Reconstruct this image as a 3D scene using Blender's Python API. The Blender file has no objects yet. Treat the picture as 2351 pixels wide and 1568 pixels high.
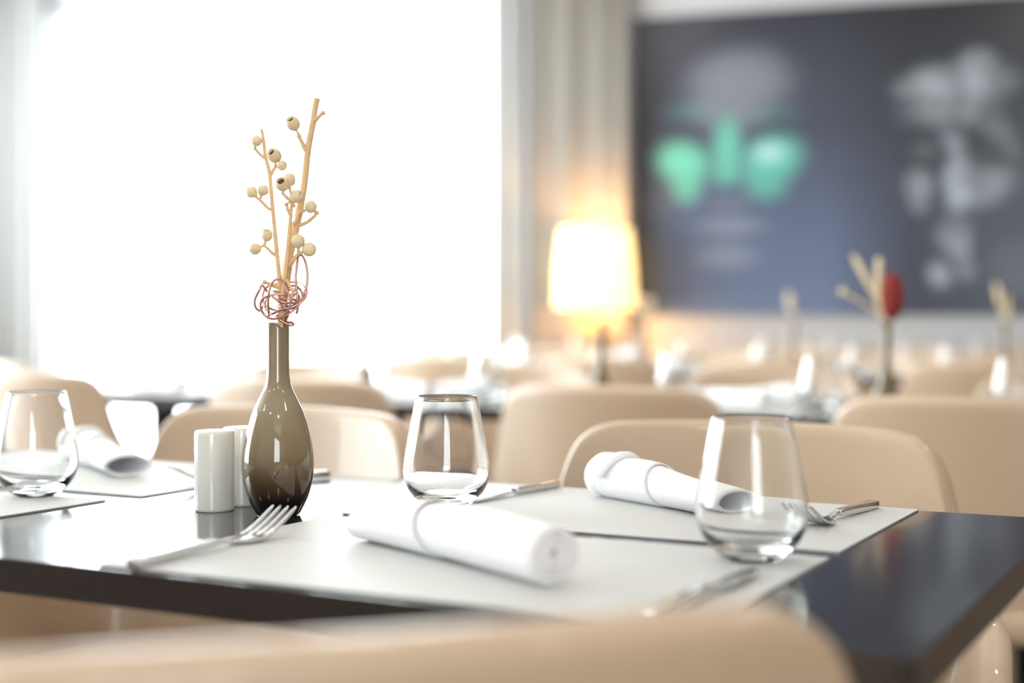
import bpy, bmesh, math, random
from mathutils import Vector, Matrix
random.seed(7)
C = bpy.context.scene.collection
PI = math.pi
# ------------------------------------------------------------------ camera, world, exposure
EYE = 0.935                      # lens height; the table tops are at 0.75
FPX = 3240.0                     # focal length in photograph pixels (2351 wide)
cam_d = bpy.data.cameras.new('camera'); cam = bpy.data.objects.new('camera', cam_d); C.objects.link(cam)
cam.location = (0, 0, EYE); cam.rotation_euler = (PI / 2, 0, 0)
cam_d.sensor_width = 36; cam_d.lens = 36 * FPX / 2351
cam_d.shift_y = -46 / 2351
cam_d.dof.use_dof = True; cam_d.dof.focus_distance = 1.335; cam_d.dof.aperture_fstop = 2.05
cam_d.clip_start = 0.02
sc = bpy.context.scene; sc.camera = cam
sc.view_settings.view_transform = 'Standard'; sc.view_settings.look = 'None'
sc.view_settings.exposure = 0.62; sc.view_settings.gamma = 1.0
sc.cycles.use_denoising = True
sc.cycles.max_bounces = 14; sc.cycles.transmission_bounces = 12; sc.cycles.glossy_bounces = 6
sc.cycles.transparent_max_bounces = 16
sc.cycles.sample_clamp_indirect = 6.0
sc.cycles.caustics_refractive = True; sc.cycles.blur_glossy = 0.6
W = bpy.data.worlds.new('overcast_sky'); sc.world = W; W.use_nodes = True
wb = W.node_tree.nodes['Background']; wb.inputs['Color'].default_value = (0.93, 0.965, 1.0, 1)
wb.inputs['Strength'].default_value = 8.5

# room frame: P0 is the wall point behind the left edge of the big picture
WD = Vector((0.958, -0.287, 0)).normalized(); WN = Vector((-0.287, -0.958, 0)).normalized()
P0 = Vector((0.693, 8.0, 0)); WANG = math.atan2(WD.y, WD.x)
def Wp(s, t, z=0.0): return P0 + WD * s + WN * t + Vector((0, 0, z))
S_L, S_R, T_B, CEIL = -4.4, 4.3, 11.6, 3.15

def area(name, loc, rot, sx, sy, power, color, portal=False, spread=PI):
    d = bpy.data.lights.new(name, 'AREA'); d.shape = 'RECTANGLE'; d.size = sx; d.size_y = sy
    d.energy = power; d.color = color; d.spread = spread
    o = bpy.data.objects.new(name, d); C.objects.link(o); o.location = loc; o.rotation_euler = rot
    if portal: d.cycles.is_portal = True
    return o
# portals: they only help sampling the sky through the openings
BW = (-3.86, -0.76)              # back window, s range
LW = (1.2, 7.6)                  # left window, t range
area('portal_back', Wp((BW[0] + BW[1]) / 2, -0.12, 1.5), (-PI / 2, 0, WANG), BW[1] - BW[0], 2.9, 0, (1, 1, 1), True)
area('portal_left', Wp(S_L - 0.12, (LW[0] + LW[1]) / 2, 1.5), (-PI / 2, 0, WANG + PI / 2), LW[1] - LW[0], 2.9, 0, (1, 1, 1), True)
FW = (2.3, 4.1)                  # window in the wall behind the camera, s range
area('portal_front', Wp((FW[0] + FW[1]) / 2, T_B + 0.12, 1.7), (-PI / 2, 0, WANG + PI), FW[1] - FW[0], 2.3, 0, (1, 1, 1), True)
FILL = [(0.4, 9.6), (2.6, 9.6), (0.4, 7.4), (3.4, 7.4), (-1.6, 8.6), (3.0, 5.0), (0.6, 5.0), (-1.8, 5.4), (-0.2, 2.6), (2.4, 2.6)]  # spots of the added ceiling fill lights
FILL_POWER = 7

# ------------------------------------------------------------------ table frame
E1 = Vector((0.8829, -0.4695, 0)); E2 = Vector((0.4695, 0.8829, 0)); N0 = Vector((0.222, 0.773, 0))
TANG = math.atan2(E1.y, E1.x)
TOP = 0.75
def T(a, b, z=TOP): return N0 + E1 * a + E2 * b + Vector((0, 0, z))

# ------------------------------------------------------------------ materials
def nodes(name):
    m = bpy.data.materials.new(name); m.use_nodes = True
    nt = m.node_tree; return m, nt, nt.nodes['Principled BSDF']
def setp(p, **k):
    for a, v in k.items():
        a = a.replace('_', ' ')
        if a in p.inputs: p.inputs[a].default_value = v
def mat(name, col, rough=0.5, metal=0.0, bump=0, bscale=200, var=0.04, coat=0.0, **k):
    m, nt, p = nodes(name)
    setp(p, Roughness=rough, Metallic=metal); p.inputs['Coat Weight'].default_value = coat
    setp(p, **k)
    tc = nt.nodes.new('ShaderNodeTexCoord'); n = nt.nodes.new('ShaderNodeTexNoise')
    n.inputs['Scale'].default_value = bscale * 0.2; nt.links.new(tc.outputs['Object'], n.inputs['Vector'])
    mx = nt.nodes.new('ShaderNodeMix'); mx.data_type = 'RGBA'
    mx.inputs['A'].default_value = (*[c * (1 - var) for c in col], 1); mx.inputs['B'].default_value = (*[min(1, c * (1 + var)) for c in col], 1)
    nt.links.new(n.outputs['Fac'], mx.inputs['Factor']); nt.links.new(mx.outputs['Result'], p.inputs['Base Color'])
    if bump:
        b = nt.nodes.new('ShaderNodeTexNoise'); b.inputs['Scale'].default_value = bscale; b.inputs['Detail'].default_value = 4
        nt.links.new(tc.outputs['Object'], b.inputs['Vector'])
        bn = nt.nodes.new('ShaderNodeBump'); bn.inputs['Strength'].default_value = bump; bn.inputs['Distance'].default_value = 0.001
        nt.links.new(b.outputs['Fac'], bn.inputs['Height']); nt.links.new(bn.outputs['Normal'], p.inputs['Normal'])
    return m
M = {}
M['leather'] = mat('beige_leather', (0.55, 0.405, 0.28), 0.38, bump=0.25, bscale=900, coat=0.3)
M['table'] = mat('dark_laminate', (0.016, 0.0165, 0.024), 0.13, bump=0.02, bscale=900, var=0.2, coat=0.3)
M['table'].node_tree.nodes['Principled BSDF'].inputs['Coat Roughness'].default_value = 0.06
M['table_edge'] = mat('dark_edge_band', (0.024, 0.018, 0.017), 0.22, var=0.15)
M['dark_metal'] = mat('dark_metal', (0.05, 0.05, 0.055), 0.4, 0.8)
M['steel'] = mat('polished_steel', (0.70, 0.69, 0.68), 0.13, 1.0, var=0.03)
M['linen'] = mat('white_linen', (0.88, 0.88, 0.89), 0.85, bump=0.35, bscale=1500, var=0.01)
M['ceramic'] = mat('glazed_ceramic', (0.80, 0.775, 0.72), 0.16, var=0.01, coat=0.5)
M['wood'] = mat('dark_wood', (0.10, 0.06, 0.035), 0.45, bump=0.2, bscale=60, var=0.3)
M['twig'] = mat('dry_eucalyptus', (0.76, 0.50, 0.265), 0.6, bump=0.5, bscale=700, var=0.14)
M['pod'] = mat('pale_seed_pod', (0.80, 0.64, 0.41), 0.6, bump=0.9, bscale=420, var=0.16)
M['pod_hole'] = mat('pod_inside', (0.17, 0.06, 0.035), 0.8, var=0.3)
M['copper'] = mat('copper_wire', (0.60, 0.34, 0.29), 0.28, 0.9, var=0.1)
M['curtain'] = mat('white_curtain', (0.52, 0.525, 0.52), 0.9, var=0.02)
M['drape'] = mat('taupe_curtain', (0.26, 0.237, 0.21), 0.9, var=0.03)
M['wall'] = mat('painted_wall', (0.55, 0.545, 0.555), 0.8, bump=0.1, bscale=80, var=0.01)
M['dark_wall'] = mat('unseen_dark_wall', (0.20, 0.145, 0.10), 0.5, bump=0.2, bscale=60, var=0.25)  # invented dark finish, cuts fill light from the unseen right wall
M['ceiling'] = mat('ceiling_paint', (0.80, 0.79, 0.77), 0.9, var=0.01)
M['frame_white'] = mat('white_frame', (0.8, 0.82, 0.84), 0.4, var=0.01)
M['red'] = mat('red_dried_flower', (0.24, 0.02, 0.012), 0.8, bump=1.0, bscale=200, var=0.35)
M['brass'] = mat('bronze_base', (0.35, 0.22, 0.10), 0.35, 0.8)

def floor_mat():
    m, nt, p = nodes('wood_floor'); setp(p, Roughness=0.3)
    tc = nt.nodes.new('ShaderNodeTexCoord'); br = nt.nodes.new('ShaderNodeTexBrick')
    br.inputs['Scale'].default_value = 1.0; br.inputs['Brick Width'].default_value = 1.4; br.inputs['Row Height'].default_value = 0.16
    br.inputs['Mortar Size'].default_value = 0.003
    br.inputs['Color1'].default_value = (0.17, 0.125, 0.09, 1); br.inputs['Color2'].default_value = (0.21, 0.155, 0.115, 1); br.inputs['Mortar'].default_value = (0.1, 0.07, 0.05, 1)
    nt.links.new(tc.outputs['Object'], br.inputs['Vector']); nt.links.new(br.outputs['Color'], p.inputs['Base Color'])
    return m
M['floor'] = floor_mat()

def glass_mat():
    m, nt, p = nodes('clear_glass'); setp(p, Roughness=0.0, IOR=1.5); p.inputs['Transmission Weight'].default_value = 1.0
    p.inputs['Base Color'].default_value = (0.985, 0.99, 0.99, 1)
    return m
M['glass'] = glass_mat()
def pane_mat():
    m = bpy.data.materials.new('window_pane'); m.use_nodes = True; nt = m.node_tree
    nt.nodes.remove(nt.nodes['Principled BSDF']); out = nt.nodes['Material Output']
    t = nt.nodes.new('ShaderNodeBsdfTransparent'); t.inputs[0].default_value = (0.95, 0.98, 0.98, 1)
    g = nt.nodes.new('ShaderNodeBsdfGlossy'); g.inputs['Roughness'].default_value = 0.02
    mx = nt.nodes.new('ShaderNodeMixShader'); mx.inputs[0].default_value = 0.06
    nt.links.new(t.outputs[0], mx.inputs[1]); nt.links.new(g.outputs[0], mx.inputs[2]); nt.links.new(mx.outputs[0], out.inputs['Surface'])
    return m
M['pane'] = pane_mat()

def vase_mat():
    """smoked glass: the tint itself deepens from taupe at the neck to near black in the thick foot"""
    m, nt, p = nodes('smoked_brown_glass'); setp(p, Roughness=0.03, IOR=1.5)
    p.inputs['Coat Weight'].default_value = 0.6; p.inputs['Coat Roughness'].default_value = 0.01
    tc = nt.nodes.new('ShaderNodeTexCoord'); sp = nt.nodes.new('ShaderNodeSeparateXYZ')
    nt.links.new(tc.outputs['Object'], sp.inputs[0])
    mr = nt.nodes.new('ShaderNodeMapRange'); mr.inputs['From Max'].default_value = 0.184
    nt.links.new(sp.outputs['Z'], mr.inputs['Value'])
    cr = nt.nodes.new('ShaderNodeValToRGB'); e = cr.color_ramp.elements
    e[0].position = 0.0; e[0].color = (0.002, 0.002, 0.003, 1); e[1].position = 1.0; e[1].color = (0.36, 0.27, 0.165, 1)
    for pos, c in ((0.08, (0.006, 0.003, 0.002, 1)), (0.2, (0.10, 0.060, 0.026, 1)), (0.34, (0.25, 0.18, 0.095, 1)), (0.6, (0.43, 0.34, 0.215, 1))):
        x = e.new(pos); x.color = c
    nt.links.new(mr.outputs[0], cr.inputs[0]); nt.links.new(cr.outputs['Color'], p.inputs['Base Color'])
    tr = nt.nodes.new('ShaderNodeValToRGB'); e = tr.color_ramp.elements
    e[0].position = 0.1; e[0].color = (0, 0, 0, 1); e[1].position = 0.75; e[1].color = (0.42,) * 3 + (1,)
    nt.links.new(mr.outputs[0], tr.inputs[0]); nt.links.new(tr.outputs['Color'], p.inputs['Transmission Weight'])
    return m
M['vase'] = vase_mat()
M['vase_small'] = mat('brown_glass', (0.20, 0.135, 0.055), 0.12, coat=0.2); M['vase_small'].node_tree.nodes['Principled BSDF'].inputs['Transmission Weight'].default_value = 0.2

def weave_mat():
    """woven vinyl mat: pale ribs and grey gaps as a fine basket weave"""
    m, nt, p = nodes('woven_vinyl'); setp(p, Roughness=0.55)
    tc = nt.nodes.new('ShaderNodeTexCoord')
    facs = []
    for d, k in (('X', 410), ('Y', 410)):
        w = nt.nodes.new('ShaderNodeTexWave'); w.wave_type = 'BANDS'; w.bands_direction = d; w.wave_profile = 'SIN'
        w.inputs['Scale'].default_value = k / 6.0 * 1.65; w.inputs['Distortion'].default_value = 0.0
        nt.links.new(tc.outputs['Object'], w.inputs['Vector']); facs.append(w.outputs['Fac'])
    mu = nt.nodes.new('ShaderNodeMath'); mu.operation = 'MULTIPLY'
    nt.links.new(facs[0], mu.inputs[0]); nt.links.new(facs[1], mu.inputs[1])
    cr = nt.nodes.new('ShaderNodeValToRGB'); e = cr.color_ramp.elements
    e[0].position = 0.12; e[0].color = (0.42, 0.42, 0.41, 1); e[1].position = 0.5; e[1].color = (0.86, 0.87, 0.86, 1)
    nt.links.new(mu.outputs[0], cr.inputs[0]); nt.links.new(cr.outputs['Color'], p.inputs['Base Color'])
    bn = nt.nodes.new('ShaderNodeBump'); bn.inputs['Strength'].default_value = 0.5; bn.inputs['Distance'].default_value = 0.0004
    nt.links.new(mu.outputs[0], bn.inputs['Height']); nt.links.new(bn.outputs['Normal'], p.inputs['Normal'])
    return m
M['weave'] = weave_mat()

def lamp_mat():
    m, nt, p = nodes('lit_lamp_shade'); setp(p, Roughness=0.8)
    p.inputs['Base Color'].default_value = (0.9, 0.7, 0.45, 1)
    p.inputs['Emission Color'].default_value = (1.0, 0.66, 0.26, 1); p.inputs['Emission Strength'].default_value = 1.7
    return m
M['lamp'] = lamp_mat()
def bulb_mat():
    m, nt, p = nodes('lit_bulb'); p.inputs['Emission Color'].default_value = (1.0, 0.8, 0.5, 1); p.inputs['Emission Strength'].default_value = 14
    return m
M['bulb'] = bulb_mat()
def fill_mat():
    m, nt, p = nodes('fill_light_glow'); p.inputs['Emission Color'].default_value = (1.0, 0.85, 0.66, 1); p.inputs['Emission Strength'].default_value = 8  # glowing disc of the added fill lights
    return m
M['fill_glow'] = fill_mat()

# ------------------------------------------------------------------ mesh helpers
def new_obj(name, bm, m=None, parent=None, smooth=True, loc=None):
    me = bpy.data.meshes.new(name)
    bmesh.ops.recalc_face_normals(bm, faces=bm.faces)
    bm.to_mesh(me); bm.free()
    if smooth: me.polygons.foreach_set('use_smooth', [True] * len(me.polygons))
    if m is not None:
        for x in (m if isinstance(m, (list, tuple)) else [m]): me.materials.append(x)
    o = bpy.data.objects.new(name, me); C.objects.link(o)
    if parent is not None: o.parent = parent
    if loc is not None: o.location = loc
    return o
def tag(o, label=None, cat=None, group=None, kind=None):
    if label: o['label'] = label
    if cat: o['category'] = cat
    if group: o['group'] = group
    if kind: o['kind'] = kind
    return o
def empty(name, loc=(0, 0, 0), rz=0.0):
    o = bpy.data.objects.new(name, None); C.objects.link(o); o.location = loc; o.rotation_euler = (0, 0, rz)
    o.empty_display_size = 0.05
    return o
def copy_tree(o, parent=None):
    c = o.copy(); C.objects.link(c)
    if parent is not None: c.parent = parent
    for ch in list(o.children): copy_tree(ch, c)
    return c
def box(bm, x0, x1, y0, y1, z0, z1, mi=0, M4=None):
    vs = [bm.verts.new(Vector((x, y, z))) for z in (z0, z1) for y in (y0, y1) for x in (x0, x1)]
    if M4 is not None:
        for v in vs: v.co = M4 @ v.co
    fs = []
    for q in ((0, 2, 3, 1), (4, 5, 7, 6), (0, 1, 5, 4), (2, 6, 7, 3), (0, 4, 6, 2), (1, 3, 7, 5)):
        f = bm.faces.new([vs[i] for i in q]); f.material_index = mi; fs.append(f)
    return vs, fs
def lathe(bm, prof, n=48, closed=False, center=(0, 0), fn=None):
    rings = []
    for r, z in prof:
        if r < 1e-6: rings.append([bm.verts.new((center[0], center[1], z))]); continue
        rings.append([bm.verts.new((center[0] + r * math.cos(2 * PI * i / n), center[1] + r * math.sin(2 * PI * i / n), z)) for i in range(n)])
    for a, b in zip(rings, rings[1:]):
        for i in range(n):
            j = (i + 1) % n
            if len(a) == 1 and len(b) == 1: continue
            if len(a) == 1: bm.faces.new((a[0], b[i], b[j]))
            elif len(b) == 1: bm.faces.new((a[i], a[j], b[0]))
            else: bm.faces.new((a[i], a[j], b[j], b[i]))
    return rings
def smooth_pts(pts, sub=6):
    """Catmull-Rom through points (Vectors, optional radius in a parallel tuple)"""
    out = []
    n = len(pts)
    for i in range(n - 1):
        p0 = pts[max(i - 1, 0)]; p1 = pts[i]; p2 = pts[i + 1]; p3 = pts[min(i + 2, n - 1)]
        for k in range(sub):
            t = k / sub
            out.append(tuple(0.5 * ((2 * b) + (-a + c) * t + (2 * a - 5 * b + 4 * c - d) * t * t + (-a + 3 * b - 3 * c + d) * t ** 3)
                             for a, b, c, d in zip(p0, p1, p2, p3)))
    out.append(tuple(pts[-1])); return out
def tube(bm, pts, n=10, cap=True, wob=0.0, mi=0):
    """pts = [(x,y,z,r)]"""
    P = [Vector(p[:3]) for p in pts]; R = [p[3] for p in pts]
    up = Vector((0.13, -0.97, 0.2)).normalized(); rings = []
    for i, p in enumerate(P):
        d = (P[min(i + 1, len(P) - 1)] - P[max(i - 1, 0)])
        if d.length < 1e-9: d = Vector((0, 0, 1))
        d.normalize()
        u = up - d * up.dot(d)
        if u.length < 1e-4: u = Vector((1, 0, 0)) - d * d.x
        u.normalize(); up = u; v = d.cross(u)
        rr = R[i] * (1 + wob * random.uniform(-1, 1))
        rings.append([bm.verts.new(p + (u * math.cos(2 * PI * k / n) + v * math.sin(2 * PI * k / n)) * rr) for k in range(n)])
    for a, b in zip(rings, rings[1:]):
        for k in range(n):
            f = bm.faces.new((a[k], a[(k + 1) % n], b[(k + 1) % n], b[k])); f.material_index = mi
    if cap:
        for r in (rings[0], rings[-1]):
            f = bm.faces.new(r); f.material_index = mi
    return rings
def bake(o):
    """apply the modifiers once so that copies can share the finished mesh"""
    bpy.context.view_layer.update()
    dg = bpy.context.evaluated_depsgraph_get()
    me = bpy.data.meshes.new_from_object(o.evaluated_get(dg)); o.modifiers.clear(); o.data = me
    me.polygons.foreach_set('use_smooth', [True] * len(me.polygons))
def bevel(o, w, seg=3, angle=35):
    b = o.modifiers.new('bevel', 'BEVEL'); b.width = w; b.segments = seg; b.limit_method = 'ANGLE'; b.angle_limit = math.radians(angle)
    bake(o)
    try: o.data.set_sharp_from_angle(angle=math.radians(50))
    except Exception: pass

# ------------------------------------------------------------------ room shell
def wall_piece(bm, s0, s1, t0, t1, z0, z1):
    M4 = Matrix(((WD.x, WN.x, 0, P0.x), (WD.y, WN.y, 0, P0.y), (0, 0, 1, 0), (0, 0, 0, 1)))
    box(bm, s0, s1, t0, t1, z0, z1, 0, M4)
def struct(name, bm, m):
    o = new_obj(name, bm, m, smooth=False); o['kind'] = 'structure'; return o
bm = bmesh.new(); wall_piece(bm, S_L - .2, S_R + .2, -0.2, T_B + .2, -0.1, 0); struct('floor', bm, M['floor'])
bm = bmesh.new(); wall_piece(bm, S_L - .2, S_R + .2, -0.2, T_B + .2, CEIL, CEIL + .1); struct('ceiling', bm, M['ceiling'])
WZ0, WZ1 = 0.06, 2.95
bm = bmesh.new()
wall_piece(bm, S_L - .2, BW[0], -0.2, 0, 0, CEIL); wall_piece(bm, BW[1], S_R + .2, -0.2, 0, 0, CEIL)
wall_piece(bm, BW[0], BW[1], -0.2, 0, WZ1, CEIL); wall_piece(bm, BW[0], BW[1], -0.2, 0, 0, WZ0)
struct('wall_back', bm, M['wall'])
bm = bmesh.new()
wall_piece(bm, S_L - .2, S_L, 0, LW[0], 0, CEIL); wall_piece(bm, S_L - .2, S_L, LW[1], T_B + .2, 0, CEIL)
wall_piece(bm, S_L - .2, S_L, LW[0], LW[1], WZ1, CEIL); wall_piece(bm, S_L - .2, S_L, LW[0], LW[1], 0, WZ0)
struct('wall_left', bm, M['wall'])
bm = bmesh.new(); wall_piece(bm, S_R, S_R + .2, 0, T_B + .2, 0, CEIL); struct('wall_right', bm, M['dark_wall'])
bm = bmesh.new(); wall_piece(bm, S_L, FW[0], T_B, T_B + .2, 0, CEIL); wall_piece(bm, FW[1], S_R, T_B, T_B + .2, 0, CEIL)
wall_piece(bm, FW[0], FW[1], T_B, T_B + .2, 0, 0.55); wall_piece(bm, FW[0], FW[1], T_B, T_B + .2, 2.85, CEIL); struct('wall_front', bm, M['wall'])
# windows: frame + pane
def window(name, a0, a1, back):
    fr = bmesh.new(); pn = bmesh.new(); w = 0.05
    def pc(bm, u0, u1, z0, z1, d0=-0.13, d1=-0.06):
        if back: wall_piece(bm, u0, u1, d0, d1, z0, z1)
        else: wall_piece(bm, S_L + d0, S_L + d1, u0, u1, z0, z1)
    pc(fr, a0, a1, WZ0, WZ0 + w); pc(fr, a0, a1, WZ1 - w, WZ1); pc(fr, a0, a0 + w, WZ0 + w, WZ1 - w); pc(fr, a1 - w, a1, WZ0 + w, WZ1 - w)
    pc(pn, a0 + w, a1 - w, WZ0 + w, WZ1 - w, -0.100, -0.092)
    root = struct(name, fr, M['frame_white'])
    p = new_obj('pane', pn, M['pane'], root, smooth=False)
window('window_1', BW[0], BW[1], True)
window('window_2', LW[0], LW[1], False)
fr = bmesh.new(); fm = [FW[0] + (FW[1] - FW[0]) * k / 3 for k in range(4)]
for u in fm: wall_piece(fr, u - .035 * (u > FW[0]), u + .035 * (u < FW[1]), T_B + .06, T_B + .13, .60, 2.80)
wall_piece(fr, FW[0], FW[1], T_B + .06, T_B + .13, .55, .60); wall_piece(fr, FW[0], FW[1], T_B + .06, T_B + .13, 2.80, 2.85)
wf = struct('window_3', fr, M['frame_white'])
for k in range(3):
    pn = bmesh.new(); wall_piece(pn, fm[k] + .035, fm[k + 1] - .035, T_B + .092, T_B + .1, .60, 2.80); new_obj('pane', pn, M['pane'], wf, smooth=False)
bm = bmesh.new(); wall_piece(bm, BW[1] + .02, S_R, 0, 0.015, 0, 0.1); struct('baseboard_back', bm, M['frame_white'])

# curtains (wavy cloth with thickness)
def curtain(name, s0, s1, t, m, label, waves, amp, z0=0.02, z1=CEIL - 0.06):
    bm = bmesh.new(); n = waves * 12; cols = []
    for i in range(n + 1):
        u = i / n; s = s0 + (s1 - s0) * u
        tt = t + amp * math.sin(u * waves * 2 * PI) * (1 + 0.25 * math.sin(u * 7.3)) 
        cols.append([bm.verts.new(Wp(s, tt + 0.01 * math.sin(3 * z + u * 9), z)) for z in (z0, z0 + (z1 - z0) * .5, z1)])
    for a, b in zip(cols, cols[1:]):
        for k in range(2): bm.faces.new((a[k], b[k], b[k + 1], a[k + 1]))
    o = new_obj(name, bm, m); so = o.modifiers.new('t', 'SOLIDIFY'); so.thickness = 0.006; bake(o)
    return tag(o, label, 'curtain')
curtain('curtain', S_L + 0.15, -3.80, 0.16, M['curtain'], 'white curtain gathered at the far side of the bright window', 4, 0.05)
curtain('curtain', -0.80, -0.62, 0.14, M['curtain'], 'narrow white curtain between the bright window and taupe curtain', 2, 0.04)
curtain('curtain', -0.60, -0.02, 0.10, M['drape'], 'taupe curtain hanging behind the glowing lamp', 3, 0.010)

# unseen ceiling fill lights, added to brighten the room
for i, (s, t) in enumerate(FILL):
    root = empty('ceiling_fill_light', Wp(s, t, CEIL), WANG)
    bm = bmesh.new(); lathe(bm, [(0.075, -0.002), (0.095, -0.002), (0.1, -0.012), (0.075, -0.012), (0.075, -0.002)], 32); new_obj('trim_ring', bm, M['frame_white'], root)
    bm = bmesh.new(); lathe(bm, [(0, -0.006), (0.074, -0.006), (0.074, -0.004), (0, -0.004)], 32); new_obj('diffuser', bm, M['fill_glow'], root)
    tag(root, 'round recessed ceiling downlight', 'ceiling light', 'added ceiling fill lights')
    area('ceiling_fill_lamp', Wp(s, t, CEIL - 0.02), (0, 0, 0), 0.25, 0.25, FILL_POWER, (1.0, 0.93, 0.84))

# ------------------------------------------------------------------ big picture on the back wall
PIC_W, PIC_Z0, PIC_Z1 = 2.75, 0.975, 2.645
def picture_mat():
    m, nt, p = nodes('printed_portraits'); setp(p, Roughness=0.3); L = nt.links
    tc = nt.nodes.new('ShaderNodeTexCoord'); sp = nt.nodes.new('ShaderNodeSeparateXYZ'); L.new(tc.outputs['Object'], sp.inputs[0])
    def math_(op, a, b=None, c=None, clamp=False):
        n = nt.nodes.new('ShaderNodeMath'); n.operation = op; n.use_clamp = clamp
        for i, v in enumerate((a, b, c)):
            if v is None: continue
            if isinstance(v, (int, float)): n.inputs[i].default_value = v
            else: L.new(v, n.inputs[i])
        return n.outputs[0]
    X, Z = sp.outputs['X'], sp.outputs['Z']
    # background: near-black border on the left, slate blue towards the foot of the first sheet, darker second sheet
    def ramp(fac, stops):
        cr = nt.nodes.new('ShaderNodeValToRGB'); e = cr.color_ramp.elements
        e[0].position, e[0].color = stops[0][0], (*stops[0][1], 1); e[1].position, e[1].color = stops[-1][0], (*stops[-1][1], 1)
        for q, c in stops[1:-1]: k = e.new(q); k.color = (*c, 1)
        L.new(fac, cr.inputs[0]); return cr.outputs['Color']
    H = PIC_Z1 - PIC_Z0
    zf = math_('DIVIDE', Z, H)
    c1 = ramp(zf, [(0, (0.15, 0.19, 0.31)), (0.3, (0.095, 0.12, 0.20)), (0.6, (0.042, 0.048, 0.082)), (1, (0.020, 0.022, 0.037))])
    c2 = ramp(zf, [(0, (0.03, 0.033, 0.06)), (0.4, (0.028, 0.03, 0.048)), (1, (0.015, 0.017, 0.024))])
    xe = ramp(X, [(0, (0.05,) * 3), (0.06, (0.12,) * 3), (0.2, (0.75,) * 3), (0.35, (1,) * 3), (1, (1,) * 3)])
    def mixc(f, a, b, mode='MIX'):
        n = nt.nodes.new('ShaderNodeMix'); n.data_type = 'RGBA'; n.blend_type = mode
        if isinstance(f, (int, float)): n.inputs['Factor'].default_value = f
        else: L.new(f, n.inputs['Factor'])
        for k, v in (('A', a), ('B', b)):
            if isinstance(v, tuple): n.inputs[k].default_value = (*v, 1)
            else: L.new(v, n.inputs[k])
        return n.outputs['Result']
    sheet = math_('MULTIPLY_ADD', X, 2.2, -2.35, True)   # soft change to the second sheet
    col = mixc(1.0, c1, xe, 'MULTIPLY'); col = mixc(sheet, col, c2)
    # blobs: (x, z, rx, rz, strength) in metres on the sheet
    def blob(x, z, rx, rz, s, tilt=0.0):
        dx = math_('ADD', X, -x); dz = math_('ADD', Z, -z)
        if tilt: dx = math_('MULTIPLY_ADD', dz, -tilt, dx)
        a = math_('DIVIDE', dx, rx); b = math_('DIVIDE', dz, rz)
        q = math_('ADD', math_('MULTIPLY', a, a), math_('MULTIPLY', b, b))
        q = math_('MULTIPLY', q, q)
        return math_('MULTIPLY', math_('EXPONENT', math_('MULTIPLY', q, -0.8)), s)
    def total(bl):
        t = None
        for b in bl:
            o = blob(*b); t = o if t is None else math_('MAXIMUM', t, o)
        return t
    def px(x, y): # place on the sheet from its place in the view of the wall
        k = (x - 1175.5) / FPX; s = (k * 8.0 - 0.693) / (0.958 + 0.287 * k); Y = 8.0 - 0.287 * s
        return s, EYE + (738 - y) / FPX * Y - PIC_Z0, Y / FPX
    def B(x, y, w, h, s, tilt=0.0):
        a, b, k = px(x, y); return (a, b, w * k, h * k, s, tilt)
    grey = [B(1700, 190, 110, 70, .30), B(1680, 240, 90, 60, .26), B(1722, 150, 80, 40, .20), B(1725, 205, 40, 28, .20), B(1680, 520, 75, 22, .24),
            B(1670, 590, 70, 28, .24), B(1650, 600, 30, 18, .12), B(1675, 470, 45, 16, .12)]
    teal = [B(1572, 375, 56, 46, 1.0, -.2), B(1580, 425, 34, 40, .75), B(1672, 345, 32, 70, .95), B(1672, 395, 38, 30, .8), B(1772, 368, 66, 52, 1.0, .2), B(1760, 415, 48, 42, .8),
            B(1590, 258, 60, 22, .15), B(1770, 262, 70, 22, .15)]
    pale = [B(1768, 352, 36, 22, .7)]
    second = [B(2150, 200, 78, 40, .40), B(2220, 190, 95, 42, .34), B(2240, 150, 40, 34, .34), B(2180, 250, 95, 40, .24), B(2290, 300, 28, 60, .20, -.5), B(2190, 330, 22, 45, .30, -.3),
              B(2200, 420, 30, 70, .42), B(2110, 425, 28, 34, .32), B(2110, 460, 24, 30, .26), B(2260, 430, 60, 45, .22, .5), B(2190, 540, 34, 40, .26), B(2205, 580, 22, 30, .30), B(2160, 630, 26, 30, .34), B(2215, 620, 20, 24, .20),
              B(2120, 350, 30, 16, .14), B(2268, 358, 20, 12, .16), B(2330, 620, 60, 60, .05)]
    dark = [B(2262, 345, 52, 34, .9), B(2120, 365, 50, 24, .6)]
    nz = nt.nodes.new('ShaderNodeTexNoise'); nz.inputs['Scale'].default_value = 9; nz.inputs['Detail'].default_value = 4; L.new(tc.outputs['Object'], nz.inputs['Vector'])
    nzf = math_('MULTIPLY_ADD', nz.outputs['Fac'], 3.2, -0.5)
    col = mixc(total(grey), col, (0.50, 0.54, 0.64))
    col = mixc(total(teal), col, (0.11, 0.44, 0.36)); col = mixc(total(pale), col, (0.42, 0.66, 0.68))
    s2 = math_('MULTIPLY', total(second), nzf, None, True)
    col = mixc(s2, col, (0.66, 0.72, 0.80))
    col = mixc(math_('MULTIPLY', total(dark), 0.8), col, (0.02, 0.022, 0.03))
    L.new(col, p.inputs['Base Color'])
    return m
root = empty('wall_picture', Wp(0, 0.03, PIC_Z0), WANG)
bm = bmesh.new(); box(bm, 0, PIC_W, 0, 0.028, 0, PIC_Z1 - PIC_Z0)
can = new_obj('canvas', bm, [picture_mat()], root, smooth=False)
tag(root, 'huge dark wall picture of two faces, one with teal bands over its eyes', 'picture')
can.location = (0, 0, 0)

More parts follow.
